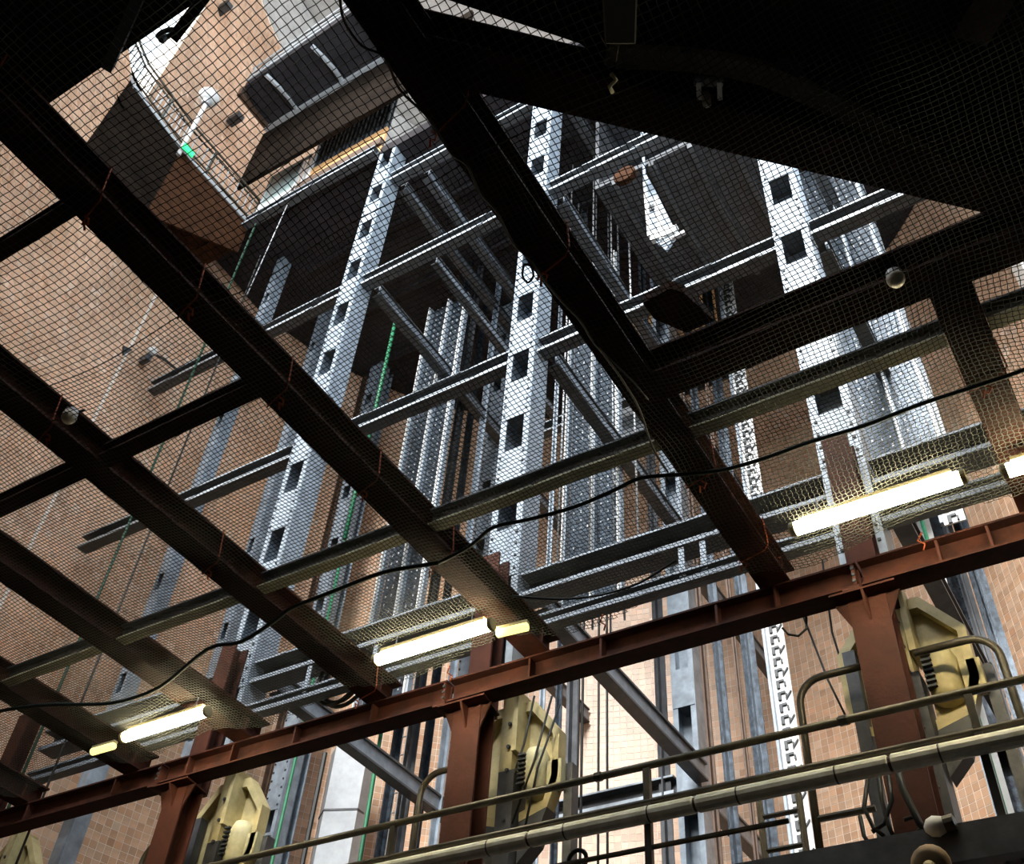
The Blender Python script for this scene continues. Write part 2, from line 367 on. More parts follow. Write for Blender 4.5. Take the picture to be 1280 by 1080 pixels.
# ================================================================ LIFT FRAME
ZT = 22.2
L1, L2, L3, L4 = 7.80, 12.40, 16.95, 20.9
def lattice(x, y, z0, z1, w, d, label, group, m, per=1.45, hole=.66, ph=0.0, bolts=True, hw=.6):
    t = thing('lattice_column', label, 'column', (x, y, z0), group)
    sw = w*(1-hw)/2
    for sx in (-1, 1):
        MB().box(x+sx*w/2, x+sx*(w/2-sw), y, y+.02, z0, z1).build('front_strip', m, t); fs = LAST[0]
        MB().box(x+sx*w/2, x+sx*(w/2-.02), y+.02, y+d, z0, z1).build('side_plate', m, t)
    MB().box(x-w/2+.02, x+w/2-.02, y+d-.03, y+d-.01, z0, z1).build('back_plate', m, t)
    z = z0+ph; bm = MB()
    while z < z1-.2:
        za, zb = z, min(z+per-hole, z1)
        MB().box(x-w/2+.015, x+w/2-.015, y-.014, y-.001, za, zb).build('batten_plate', m, t)
        MB().box(x-w/2+sw, x+w/2-sw, y+.02, y+d-.04, za+.01, za+.03).build('diaphragm', M['steeld'], t)
        if bolts:
            nn = max(2, int((zb-za)/.16))
            for i in range(nn):
                for sx in (-1, 1):
                    zz = za+(i+.5)*(zb-za)/nn
                    bm.box(x+sx*(w/2-sw*.55)-.016, x+sx*(w/2-sw*.55)+.016, y-.03, y-.014, zz-.016, zz+.016)
        z += per
    if bolts and bm.v: bm.build('bolts', M['bolt'], fs, kind='stuff')
    return t
lab2 = ['blue grey lattice column rising behind the left deck bays', 'tall bright lattice column in the middle with bolted plates', 'bright bolted lattice column right of centre above the right red post']
for k, x in enumerate((-10.29, -5.95, -1.64)):
    lattice(x, 8.5, 6.52, ZT, .48, .40, lab2[k], 'front row lattice columns', M['steel'], ph=(-.42, -.02, .03)[k] % 1.45)
lab3 = ['thinner lattice column of the back row near the pale sheet duct', 'thinner lattice column of the back row behind the left girder bay', 'blue back row column with square openings beside the lit tiles', 'dark back row column at the right edge beside the lit tiles']
for k, x in enumerate((-14.55, -10.25, -5.88, -1.55)):
    lattice(x, 13.75, Z0, ZT, .40, .36, lab3[k], 'back row lattice columns', M['greased' if k == 3 else 'steel'], per=1.7, hole=1.0 if k == 2 else .45, ph=.4, bolts=(k != 2), hw=.55)
labs = ['slim side column standing against the tile wall, nearest the camera', 'slim side column second along the tile wall at left', ]
for k, y in enumerate((9.65, 11.45)):
    lattice(-14.6, y, Z0, ZT, .26, .28, labs[k], 'side columns at the left wall', M['steel'], per=2.2, hole=.4, ph=.3, bolts=False, hw=.5)

# horizontal beams of the front row
UG = 'front row beams of the lift frame'
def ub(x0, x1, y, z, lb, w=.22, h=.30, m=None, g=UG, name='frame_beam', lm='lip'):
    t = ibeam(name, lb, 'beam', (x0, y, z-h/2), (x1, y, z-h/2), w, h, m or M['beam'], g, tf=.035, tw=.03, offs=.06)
    MB().box(x0, x1, y-w/2-.012, y-w/2, z-h/2-.012, z-h/2+.05).build('lower_lit_edge', M[lm], t)  # added bars that paint the sunlit flange edges
    MB().box(x0, x1, y-w/2-.010, y-w/2, z+h/2-.03, z+h/2).build('upper_lit_edge', M[lm], t)
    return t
def ubpair(x0, x1, y, z, lb): return ub(x0, x1, y, z, lb)
XA, XB, XC = -10.29, -5.95, -1.64
hw_ = .25
for z, nmz in ((L2, 'lower level'), (L3, 'upper level')):
    ub(-15.95 if z == L2 else -16.05, XA-hw_, 8.68, z, 'grey stub beam from the left lattice column into the tile wall, '+nmz)
    ub(XA+hw_, XB-hw_, 8.68, z, 'grey frame beam between the left and middle lattice columns, '+nmz)
    ub(XB+hw_, XC-hw_, 8.68, z, 'grey frame beam between the middle and right lattice columns, '+nmz)
    ub(XC+hw_, 1.3, 8.68, z, 'grey frame beam right of the right lattice column, '+nmz)
ub(XA+hw_, XB-hw_, 8.68, L4, 'topmost grey frame beam right of the left lattice column')
ub(XB+hw_, XC-hw_, 8.68, L4, 'topmost grey frame beam right of the middle lattice column')
for x0, x1, nm in ((-14.4, XA-hw_, 'left'), (XA+hw_, XB-hw_, 'middle'), (XB+hw_, XC-hw_, 'right'), (XC+hw_, 1.0, 'far right')):
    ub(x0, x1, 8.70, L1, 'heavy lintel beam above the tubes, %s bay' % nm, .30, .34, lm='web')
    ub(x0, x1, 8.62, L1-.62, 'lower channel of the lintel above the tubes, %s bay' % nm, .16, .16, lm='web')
# hanger straps between the lintel pair
for i, x in enumerate((-9.0, -7.9, -3.62, -3.36, -2.9)):
    tag(MB().box(x, x+.07, 8.56, 8.58, L1-.60, L1-.12).build('hanger_strap', M['steel']), 'short pale strap hanger linking the two lintel beams, %s' % ('far left', 'left', 'centre left of three', 'middle of three', 'right of three')[i], 'strap', 'hanger straps')
# beams running back
VG = 'cross frame beams running back to the tile wall'
def vbm(x, y0, y1, z, lb, w=.20, h=.30):
    return ibeam('frame_beam', lb, 'beam', (x, y0, z-h/2), (x, y1, z-h/2), w, h, M['beam'], VG, tf=.035, tw=.03, offs=-.05, webm=M['web'])
wy = lambda x: CY+math.sqrt(R*R-(x-CX)**2)-.04
for x, nm in ((XA+.35, 'left'), (XB+.30, 'middle'), (XC+.30, 'right')):
    for z, zn in ((L1, 'lowest'), (L2, 'second'), (L3, 'third'), (L4, 'top')):
        vbm(x, 8.95, 13.72, z, 'grey beam running back from the %s lattice column, %s level' % (nm, zn))
for x, nm in ((XA+.05, 'left'), (XB+.05, 'middle')):
    for z, zn in ((L1, 'lowest'), (L2, 'second'), (L3, 'third')):
        vbm(x, 14.15, wy(x), z, 'brown grey stub beam from the %s back column into the tile wall, %s level' % (nm, zn), .20, .34)
vbm(XA+1.0, 8.95, 13.72, L4, 'second parallel grey beam running back at the top left of the frame', .2, .34)
vbm(XA+1.75, 8.95, 13.72, L3+.1, 'light grey parallel beam beside the left column, third level', .16, .24)
for z, zn in ((L1, 'lowest'), (L2, 'second'), (L3, 'third')):
    ub(XA+.25, XB-.22, 13.95, z, 'grey back row beam between left and middle columns, %s level' % zn, g='back row beams', m=M['beam'])
    ub(XB+.25, XC-.22, 13.95, z+.0, 'grey back row beam between middle and right columns, %s level' % zn, g='back row beams', m=M['beam']) if z > L2 else None

# guide rail clusters in the middle of each line
def guides(x, y, z0, z1, lb, big=True):
    t = thing('guide_rail', lb, 'rail', (x, y, z0), 'lift guide rails')
    for i, dx in enumerate((-.52, .02, .50)):
        MB().box(x+dx-.035, x+dx+.035, y-.10, y+.02, z0, z1).build('rail_strip', M['steel'], t)
        MB().box(x+dx-.012, x+dx+.012, y-.16, y-.10, z0, z1).build('rail_head', M['white'], t)
    b = MB()
    for dx in (-.25, .26):
        MB().box(x+dx-.21, x+dx+.21, y+.0, y+.02, z0, z1).build('rail_plate', M['greased'], t)
        z = z0+.1
        while z < z1:
            for k in (-.13, 0, .13):
                if random.random() < .85: b.box(x+dx+k-.012, x+dx+k+.012, y-.010, y, z+.05*random.random(), z+.05+.03*random.random())
            z += .19
    b.build('rivets', M['wire'], LAST[0], kind='stuff')
    return t
guides(XA+.12, 11.5, 8.8, 19.6, 'riveted guide rail cluster with three bright strips left of the middle column')
guides(XB-.35, 11.5, 9.6, 18.5, 'riveted guide rail cluster right of the middle lattice column')
guides(XC+.28, 11.5, 10.3, 18.5, 'riveted guide rail cluster right of the right lattice column')
def rail(x, y, z0, z1, w, d, m, lb, name='guide_bar', cat='rail', g='vertical guide bars'):
    t = thing(name, lb, cat, (x, y, z0), g)
    MB().box(x-w/2, x+w/2, y, y+.02, z0, z1).build('flange', m, t)
    MB().box(x-.012, x+.012, y-d, y, z0, z1).build('web', m, t)
    return t
def railpx(px, py, y, w, d, m, lb, z1=ZT, z0=Z0, **k):
    P = ony(px, py, y); return rail(P[0], y, z0, z1, w, d, m, lb, **k)
railpx(712, 1000, 12.2, .20, .1, M['steeld'], 'dark vertical bar right of the middle sheave housing')
railpx(905, 900, 13.5, .16, .12, M['greased'], 'dark greased bar just right of the open blue column')
railpx(893, 1000, 13.3, .10, .08, M['brown'], 'brown drilled bar right of the open blue column')
railpx(950, 940, 13.6, .22, .1, M['greased'], 'drilled dark blue bar left of the toothed rack')
railpx(938, 1000, 13.2, .07, .05, M['brown'], 'thin brown bar left of the toothed rack')
railpx(830, 960, 13.9, .20, .1, M['steeld'], 'black edged bar against the left side of the open blue column')
railpx(507, 1000, 12.4, .16, .1, M['steeld'], 'dark rail right of the green cables in the left bay')
railpx(482, 1020, 12.2, .16, .12, M['greased'], 'dark rail beside the green cables in the left bay')
railpx(497, 1040, 12.8, .10, .1, M['greased'], 'narrow dark rail in the left bay')
railpx(378, 960, 14.3, .30, .12, M['steel'], 'blue flat rail left of the pale sheet duct')
railpx(352, 900, 14.0, .12, .1, M['brown'], 'dark brown bar between the blue rail and the sheave column')
railpx(1228, 740, 13.6, .22, .12, M['greased'], 'blue grey rail at the right edge beside the lit tiles')
railpx(1215, 760, 13.4, .14, .12, M['steeld'], 'dark rail second from the right edge beside the lit tiles')
railpx(600, 560, 12.9, .14, .12, M['steel'], 'pale bar left of the middle lattice column')
railpx(583, 560, 13.2, .18, .12, M['greased'], 'dark bar left of the middle lattice column')
railpx(690, 620, 13.0, .09, .08, M['steel'], 'pale thin bar right of the middle lattice column')
railpx(706, 650, 12.6, .12, .08, M['greased'], 'dark thin bar right of the middle lattice column')
railpx(1140, 480, 13.0, .52, .05, M['duct'], 'broad pale sheet rail right of the right lattice column', z0=10.8)
railpx(1062, 330, 12.4, .16, .1, M['white'], 'bright white rail right of the right lattice column')

# toothed racks (white strip with a dark tooth pattern)
def rack(x, y, z0, z1, lb, m='white', k_=1.0):
    t = thing('toothed_rack', lb, 'rack', (x, y, z0), 'toothed racks')
    MB().box(x-.15*k_, x+.15*k_, y, y+.03, z0, z1).build('back_strip', M[m], t)
    MB().box(x-.17*k_, x-.13*k_, y-.08, y, z0, z1).build('side_strip', M['steel'], t)
    b = MB(); z = z0; k = 0
    while z < z1:
        b.box(x-.07*k_, x-.02*k_, y-.03, y, z, z+.13); b.box(x-.02*k_, x+.05*k_, y-.03, y, z+.10, z+.135)
        b.box(x+.05*k_, x+.075*k_, y-.03, y, z+.02, z+.09)
        if k % 2: b.bar((x+.05*k_, y-.02, z), (x+.14*k_, y-.02, z+.12), .02, .02, (0, 1, 0))
        z += .2; k += 1
    b.build('teeth', M['bolt'], t, kind='stuff'); return t
rack(-4.22, 13.6, Z0, 19.0, 'white toothed rack before the lit tiles between the two right columns')
rack(-1.62, 13.35, Z0, 20.0, 'white toothed rack at the right edge behind the sheave housing', 'white', .55)
rack(-1.05, 12.0, 9.6, 20.0, 'white toothed rack right of the right lattice column, up high')

# cables and ropes in the shaft
def cable(pts, r, m, lb, name='cable', g=None, cat='cable'):
    return tag(MB().tube(pts, r, 6).build(name, m, smooth=True), lb, cat, g)
def vcable(px, py, y, r, m, lb, z0=Z0, z1=ZT, **k):
    P = ony(px, py, y); return cable([(P[0], y, z0), (P[0], y, z1)], r, m, lb, **k)
for i, (px, y) in enumerate(((748, 15.0), (759, 15.0), (716, 13.0), (722, 13.0), (727, 13.0))):
    vcable(px, 950, y, .022, M['black'], 'thin dark hanging lift rope, %s of five beside the broad sloping beam' % ('rightmost but one', 'rightmost', 'leftmost', 'second', 'middle')[i], name='lift_rope', g='hanging lift ropes', cat='rope')
for i, (px, py, y) in enumerate(((702, 560, 11.0), (713, 600, 12.0), (724, 640, 12.4), (743, 520, 12.0), (762, 560, 12.6), (776, 500, 12.0), (786, 290, 11.0), (742, 250, 11.0), (764, 290, 11.5))):
    vcable(px, py, y, .018, M['wire'], 'thin bright vertical guide wire, %s from the left right of the middle column' % ('first', 'second', 'third', 'fourth', 'fifth', 'sixth', 'ninth', 'seventh', 'eighth')[i], name='guide_wire', g='guide wires', cat='wire', z0=9.6)
for i, (px, py, y, z0, z1) in enumerate(((490, 420, 11.0, 14.2, 19.6), (475, 480, 11.6, 13.2, 16.2))):
    vcable(px, py, y, .045, M['green'], 'bright green vertical cable behind the left lattice column, %s piece' % ('upper', 'lower')[i], z0=z0, z1=z1, g='green cables')
for i, (px, py, y) in enumerate(((462, 1000, 12.0), (456, 1040, 12.05), (428, 690, 12.6), (1115, 520, 12.2))):
    vcable(px, py, y, .03, M['green'], ('green cable at the left bay below the girder', 'second green cable beside it below the girder', 'green cable between lattice columns in the left bay', 'green cable right of the right lattice column')[i], z1=(13, 13, 15.5, 12.2)[i], g='green cables')
P0 = ony(129, 730, 8.4); P1 = ony(262, 415, 8.4)
cable([(P0[0], 8.4, Z0), (P0[0], 8.4, 21.9)], .028, mat('dark_green_cable', (.015, .06, .035), .5), 'long dark green cable down the tile wall at left', g='wall cables')
cable([(-13.53, 8.4, Z0), (-13.53, 8.4, 20)], .02, M['black'], 'thin black cable down the tile wall at left', g='wall cables')
cable([ony(383, 203, 8.4), ony(308, 370, 8.4)], .014, M['wire'], 'thin bright stay wire below the glass screen', name='stay_wire', cat='wire')
cable([ony(1028, 700, 9.2), ony(1040, 790, 9.2), ony(1068, 880, 9.2)], .012, M['black'], 'thin slack black wire left of the sheave housing', g='slack wires')
cable([ony(1004, 770, 9.2), ony(1035, 850, 9.2), ony(1062, 905, 9.2)], .012, M['black'], 'second slack black wire crossing the lit tiles', g='slack wires')
cable([ony(978, 785, 8.3), ony(985, 793, 8.3), ony(998, 795, 8.3), ony(1008, 786, 8.3), ony(1008, 772, 8.3), ony(1003, 762, 8.3)], .012, M['black'], 'small black cable loop hanging under the girder', name='cable_loop')

# ---------------------------------------------------------------- top slab over the lifts
sl = MB()
sl.prism([(-16.15, 8.5, ZT), (-1.0, 8.5, ZT), (-1.0, 4.6, ZT), (.2, 2.4, ZT), (3.2, 2.4, ZT), (3.4, 9.6, ZT)]+[cyl(a, ZT, R-.02) for a in range(6, 176, 6)], (0, 0, .35))  # tongue towards the eye at right is unseen, added to shade the wall
top = tag(sl.build('upper_floor_slab', M['slab']), 'dark floor slab roofing the lift frame, with an added unseen extension at right for shade', 'slab')
for i, y in enumerate((10.2, 12.0, 13.7)):
    for x0, x1 in ((-14.2, -10.6), (-9.9, -6.3), (-5.6, -2.0)):
        MB().box(x0, x1, y, y+.14, ZT-.12, ZT).build('slab_rib', M['slab'], top)
for i, (a, b) in enumerate((((890, 267), (945, 241)), ((905, 301), (955, 276)))):
    tag(MB().bar(onz(*a, 22.0)-[0, 0, .0], onz(*b, 22.0), .16, .10).build('batten_lamp', M['olive']), 'dull unlit batten lamp under the dark slab, %s' % ('upper', 'lower')[i], 'lamp', 'unlit batten lamps')
# sheave machine hanging under the slab near the top right
def P8(px, py): return ony(px, py, 9.25)
t = thing('pulley_hanger', 'bright triangular steel pulley frame hanging in the dark right of centre', 'pulley', P8(815, 270), None)
MB().prism([P8(806, 215), P8(818, 236), P8(846, 292), P8(832, 312), P8(812, 296)], (0, .06, 0)).build('side_plate', M['steel'], t)
MB().tube([P8(806, 228), P8(812, 296)], .04, 8).build('strut', M['white'], t)
MB().tube([P8(820, 250), P8(828, 300)], .05, 8).build('strut', M['white'], t)
MB().bar(P8(812, 262), P8(824, 256), .06, .16).build('brace', M['bolt'], t); MB().bar(P8(815, 298), P8(846, 288), .1, .2).build('base_beam', M['white'], t)
MB().bar(P8(826, 306), P8(856, 290), .05, .08).build('arm', M['wire'], t)
MB().tube([P8(806, 228), (P8(806, 228)[0], 9.25, ZT)], .03, 6).build('hanger', M['steel'], t)
MB().lathe(P8(782, 221)+np.array([0, -.1, 0]), [(.05, 0), (.22, .02), (.22, .14), (.05, .16)], (0, 1, 0), 14).build('pulley_wheel', M['wood'], t)

# lift cabins under the slab (dark panelled box of the right lift)
t = thing('lift_cabin', 'dark grey panelled lift cabin high between middle and right columns', 'lift', (-4.0, 11.3, 17.0))
for nm, a in (('cabin_floor', (-5.3, -2.3, 9.6, 12.9, 18.0, 18.15)), ('cabin_back', (-5.3, -2.3, 12.85, 12.93, 18.15, 21.0)), ('cabin_side', (-5.3, -5.22, 9.6, 12.85, 18.15, 21.0)), ('cabin_side', (-2.38, -2.3, 9.6, 12.85, 18.15, 21.0)), ('cabin_roof', (-5.3, -2.3, 9.6, 12.9, 21.0, 21.12))):
    MB().box(*a).build(nm, M['steeld'], t)
for x in (-4.9, -4.1, -3.3, -2.6): MB().box(x-.05, x+.05, 9.6, 12.9, 17.86, 18.0).build('floor_joist', M['beam'], t)
for k in range(4): MB().tube([(-5.0+k*.8, 11.3, 21.1), (-5.0+k*.8, 11.3, ZT)], .03, 6).build('hoist_rope', M['wire'], t)

# ================================================================ UPPER GALLERY (top left)
gal = thing('gallery', 'brown landing slab with edge trim projecting from the tile wall at top left', 'landing', (-15.4, 6.0, ZT))
ZG = 21.35
gp = [(-14.72, 8.5), (-16.1, 8.5), (-15.9, 7.2), (-15.5, 6.0), (-15.0, 5.0), (-14.5, 4.2), (-14.25, 3.72), (-14.55, 4.28), (-14.72, 6.05)]
MB().prism([(x, y, ZG) for x, y in gp], (0, 0, ZT-ZG+.25)).build('landing_slab', M['wood'], gal)
for k in range(7):
    y = 5.0+k*.5; MB().box(-14.76, -15.0-.12*k, y, y+.10, ZG-.08, ZG).build('floor_joist', M['wood'], gal)
fe = [(-14.70, 8.5, 21.1), (-14.71, 6.05, 19.5), (-14.52, 4.28, 18.9), (-14.25, 3.70, 18.6)]
for (xa_, ya_, za_), (xb_, yb_, zb_) in zip(fe, fe[1:]):
    MB().quad8([(xa_, ya_, za_), (xa_-.05, ya_, za_), (xb_-.05, yb_, zb_), (xb_, yb_, zb_), (xa_, ya_, ZT+.2), (xa_-.05, ya_, ZT+.2), (xb_-.05, yb_, ZT+.2), (xb_, yb_, ZT+.2)]).build('fascia', M['wood'] if ya_ > 7 else M['shade'], gal)
edge = [(-14.70, 8.5), (-14.72, 6.05), (-14.54, 4.28), (-14.28, 3.64)]
MB().tube([(x, y, ZT+.1) for x, y in edge], .07, 6).build('edge_trim', M['wire'], gal)
rl = thing('railing', 'dark curved balustrade of the upper landing', 'railing', (-14.7, 6, ZT+.25))
for z, r in ((ZT+1.25, .035), (ZT+1.05, .03), (ZT+.32, .03)):
    MB().tube([(x, y, z) for x, y in edge], r, 6).build('handrail', M['rail'], rl)
def along(pts, n):
    P = [np.array(p) for p in pts]; L = [0]
    for a, b in zip(P, P[1:]): L.append(L[-1]+np.linalg.norm(b-a))
    for s in np.linspace(0, L[-1], n):
        for k in range(len(P)-1):
            if s <= L[k+1]+1e-9:
                yield P[k]+(P[k+1]-P[k])*((s-L[k])/(L[k+1]-L[k])); break
for x, y in along(edge, 4): MB().tube([(x, y, ZT+.2), (x, y, ZT+1.25)], .04, 6).build('railing_post', M['rail'], rl)
for x, y in list(along(edge[1:], 20))+list(along(edge[:2], 14))[1:-1]:
    MB().tube([(x, y, ZT+.32), (x, y, ZT+1.05)], .018, 5).build('baluster', M['wire'] if y > 4.8 else M['rail'], rl)
t = thing('lamp_post', 'white post lamp with globe on the upper landing', 'lamp', (-14.6, 6.0, ZT))
MB().tube([(-14.62, 6.0, 21.9), (-14.62, 5.98, 24.35)], .055, 10).build('lamp_pole', M['white'], t, smooth=True)
MB().lathe((-14.62, 5.97, 24.35), [(.11, 0), (.13, .12), (.10, .14)], n=12).build('lamp_neck', M['wire'], t)
MB().lathe((-14.62, 5.96, 24.48), [(.02, 0), (.16, .03), (.25, .14), (.27, .27), (.2, .42), (.05, .48)], n=18).build('lamp_globe', M['white'], t, smooth=True)
t = thing('exit_sign', 'small green lit sign on the landing beside the lamp post', 'sign', (-14.5, 6.1, ZT))
P = onx(234, 190, -14.5)
MB().box(-14.52, -14.46, P[1]-.16, P[1]+.16, P[2]-.02, P[2]+.16).build('sign_panel', M['exitg'], t)
MB().box(-14.54, -14.52, P[1]-.18, P[1]+.18, P[2]-.04, P[2]+.18).build('sign_case', M['white'], t)

# landing screens and doors on the front plane
YS = 8.5
def S8(px, py, y=YS): return ony(px, py, y)
t = thing('glass_screen', 'pale glass screen with white frame at the landing corner', 'screen', S8(330, 280))
xa, xb = -14.6, -13.45
MB().box(xa, xb, YS, YS+.02, ZT+.9, ZT+2.25).build('glass_pane', M['glass'], t)
MB().box(xa, xb, YS-.01, YS+.04, ZT+.1, ZT+.9).build('lower_panel', M['white'], t)
for x in (xa, xb, -13.2): MB().box(x-.03, x+.03, YS-.03, YS+.04, ZT+.05, ZT+2.3).build('screen_post', M['white'], t)
MB().box(xa, -13.2, YS-.03, YS+.04, ZT+2.25, ZT+2.32).build('top_rail', M['white'], t)
t = thing('landing_door', 'wide slatted lift door with white frame and orange timber bands', 'door', (-11.4, YS, ZT))
x0, x1 = -12.95, -10.55
MB().box(x0, x1, YS-.02, YS+.05, ZT+.1, ZT+.42).build('lower_band', M['orange'], t)
MB().box(x0-.4, x1, YS-.10, YS+.05, ZT+.42, ZT+.72).build('middle_rail', M['brown'], t)
MB().box(x0, x1, YS-.02, YS+.05, ZT+.72, ZT+1.35).build('upper_band', M['orange'], t)
n = 16
MB().box(x0, x1, YS+.05, YS+.08, ZT+1.35, ZT+3.0).build('door_leaf', M['steeld'], t)
for k in range(n):
    x = x0+(k+.5)*(x1-x0)/n; MB().box(x-.03, x+.03, YS-.02, YS+.05, ZT+1.35, ZT+3.0).build('slat', M['beam'], t)
MB().box(x0, x1, YS-.05, YS+.06, ZT+3.0, ZT+3.75).build('head_panel', M['duct'], t)
MB().box(x0-.06, x0, YS-.06, YS+.06, ZT+.1, ZT+3.75).build('door_jamb', M['white'], t)
t = ub(-15.0, XA-.25, 8.4, ZT-.02, 'long floor edge beam with painted sunlit edge under the landing door', .22, .26)
# higher landing with ribs and a lattice railing
t = thing('upper_landing', 'dark underside of the topmost landing with pale curved ribs', 'landing', (-12, 7.2, 26.5))
ZU = 26.5
MB().prism([(-14.9, 7.9, ZU), (-14.6, 6.65, ZU), (-9.6, 6.45, ZU), (-9.6, 7.9, ZU)], (0, 0, .25)).build('landing_slab', M['slab'], t)
MB().box(-14.9, -9.6, 7.84, 8.0, ZU-.14, ZU+.1).build('edge_beam', M['wire'], t)
for x in (-13.7, -12.1, -10.5):
    MB().tube([(x-.12, 6.66, ZU-.05), (x-.02, 7.1, ZU-.10), (x+.02, 7.5, ZU-.10), (x-.02, 7.84, ZU-.06)], .07, 6).build('rib', M['wire'], t)
MB().box(-14.9, -14.75, 6.7, 7.9, ZU-.1, ZU+.3).build('end_fascia', M['brown'], t)
t2 = thing('lattice_railing', 'pale lattice railing on the topmost landing', 'railing', (-12, 6.5, ZU+.25))
for z in (ZU+.25, ZU+.55, ZU+.95): MB().tube([(-14.55, 6.62, z), (-9.6, 6.43, z)], .03, 6).build('handrail', M['wire'], t2)
for k in range(22):
    x = -14.4+k*.22; MB().tube([(x, 6.6, ZU+.25), (x+.10, 6.6, ZU+.55)], .015, 5).build('lattice_bar', M['wire'], t2)
    if k % 3 == 0: MB().tube([(x, 6.6, ZU+.25), (x, 6.6, ZU+.95)], .022, 5).build('railing_post', M['wire'], t2)
tag(MB().prism([(-15.1, 7.95, 23.6), (-8.0, 7.95, 23.6), (-8.0, 7.95, 26.35), (-15.0, 7.95, 26.35)], (0, .1, 0)).build('dark_panel', M['shade']), 'dark panelled wall above the landing door', 'panel')
for i, (px, py) in enumerate(((297, 147), (283, 8))):
    P = onx(px, py, (-15.6, -14.9)[i]); t = thing('floodlight', ('small dark floodlight on the tile wall right of the post lamp', 'small dark floodlight on the tile wall at the top edge')[i], 'lamp', P, 'wall floodlights')
    MB().box(P[0]-.3, P[0]+.12, P[1]-.12, P[1]+.12, P[2]-.12, P[2]+.12).build('lamp_body', M['bolt'], t); MB().box(P[0]-.36, P[0]-.3, P[1]-.03, P[1]+.03, P[2]-.03, P[2]+.03).build('lamp_arm', M['bolt'], t)
P = onx(190, 440, -15.85); t = thing('wall_lamp', 'small pale wall lamp on a bracket on the tile wall at left', 'lamp', P)
MB().lathe(P, [(.02, -.08), (.10, -.06), (.12, .04), (.06, .12)], n=12).build('lamp_head', M['white'], t, smooth=True)
Q = onx(222, 463, -16.0); MB().tube([P, (P+Q)/2+np.array([0, 0, .03]), Q], .03, 6).build('lamp_arm', M['bolt'], t)
MB().box(P[0]-.25, P[0], P[1]-.06, P[1]+.06, P[2]-.28, P[2]-.08).build('lamp_base', M['steeld'], t)
P = onx(155, 432, -15.80); tag(MB().prism([P, P+np.array([0, .22, .10]), P+np.array([0, .10, -.22])], (-.06, 0, 0)).build('cable_clip', M['bolt']), 'tiny dark hook on the tile wall left of the wall lamp', 'hook')

# timber clad hatch behind the back row, right of the middle column
pa = ony(752, 520, 14.5); pb = ony(893, 372, 14.5)
t = thing('timber_hatch', 'orange timber clad hatch high behind the middle back column', 'hatch', (pa[0], 14.5, pa[2]))
for k in range(8):
    xx = pa[0]+(pb[0]-pa[0])*k/8; MB().box(xx+.01, xx+(pb[0]-pa[0])/8-.01, 14.5, 14.56, pa[2], pb[2]+.6).build('plank', M['orange'], t)
pc = ony(775, 545, 14.4)
MB().box(pc[0], pc[0]+1.5, 14.36, 14.46, pc[2]-.2, pa[2]-.05).build('sill_box', M['duct'], t); MB().box(pc[0]-.1, pc[0]+1.7, 14.3, 14.46, pc[2]-.4, pc[2]-.25).build('sill_rail', M['bolt'], t)
# pale sheet duct against the back wall
t = thing('sheet_duct', 'pale grey galvanised sheet duct before the brown tiles at lower left', 'duct', (-13.6, 14.5, Z0))
xl, xr = ony(392, 1000, 14.5)[0], ony(438, 1000, 14.5)[0]; xm = xl+.34*(xr-xl)
zj = ony(415, 1010, 14.5)[2]
for za, zb in ((Z0, zj-.01), (zj+.01, 10.6)):
    MB().prism([(xl, 14.75, za), (xm, 14.5, za), (xr, 14.75, za), (xr, 15.0, za), (xl, 15.0, za)], (0, 0, zb-za)).build('duct_section', M['duct'], t)
MB().prism([(xl-.01, 14.74, zj-.02), (xm, 14.485, zj-.02), (xr+.01, 14.74, zj-.02), (xr, 14.95, zj-.02), (xl, 14.95, zj-.02)], (0, 0, .04)).build('duct_seam', M['steeld'], t)
MB().tube([(xl+.05, 14.5, Z0), (xl+.05, 14.5, 10.5)], .05, 6).build('duct_conduit', M['black'], t)
# wire grille seen under the girder
t = thing('wire_grille', 'bright wire grille panel between dark rails under the girder', 'grille', ony(505, 930, 13.0))
g0 = ony(500, 905, 13.0); g1 = ony(520, 960, 13.0)
for k in range(5):
    x = g0[0]+.1*k-.1; MB().tube([(x, 13.0, 5.0), (x, 13.0, g0[2]+1)], .014, 5).build('grille_bar', M['wire'], t)
z = 5.1
while z < g0[2]+1: MB().tube([(g0[0]-.1, 13.0, z), (g0[0]+.3, 13.0, z)], .014, 5).build('grille_rung', M['wire'], t); z += .35

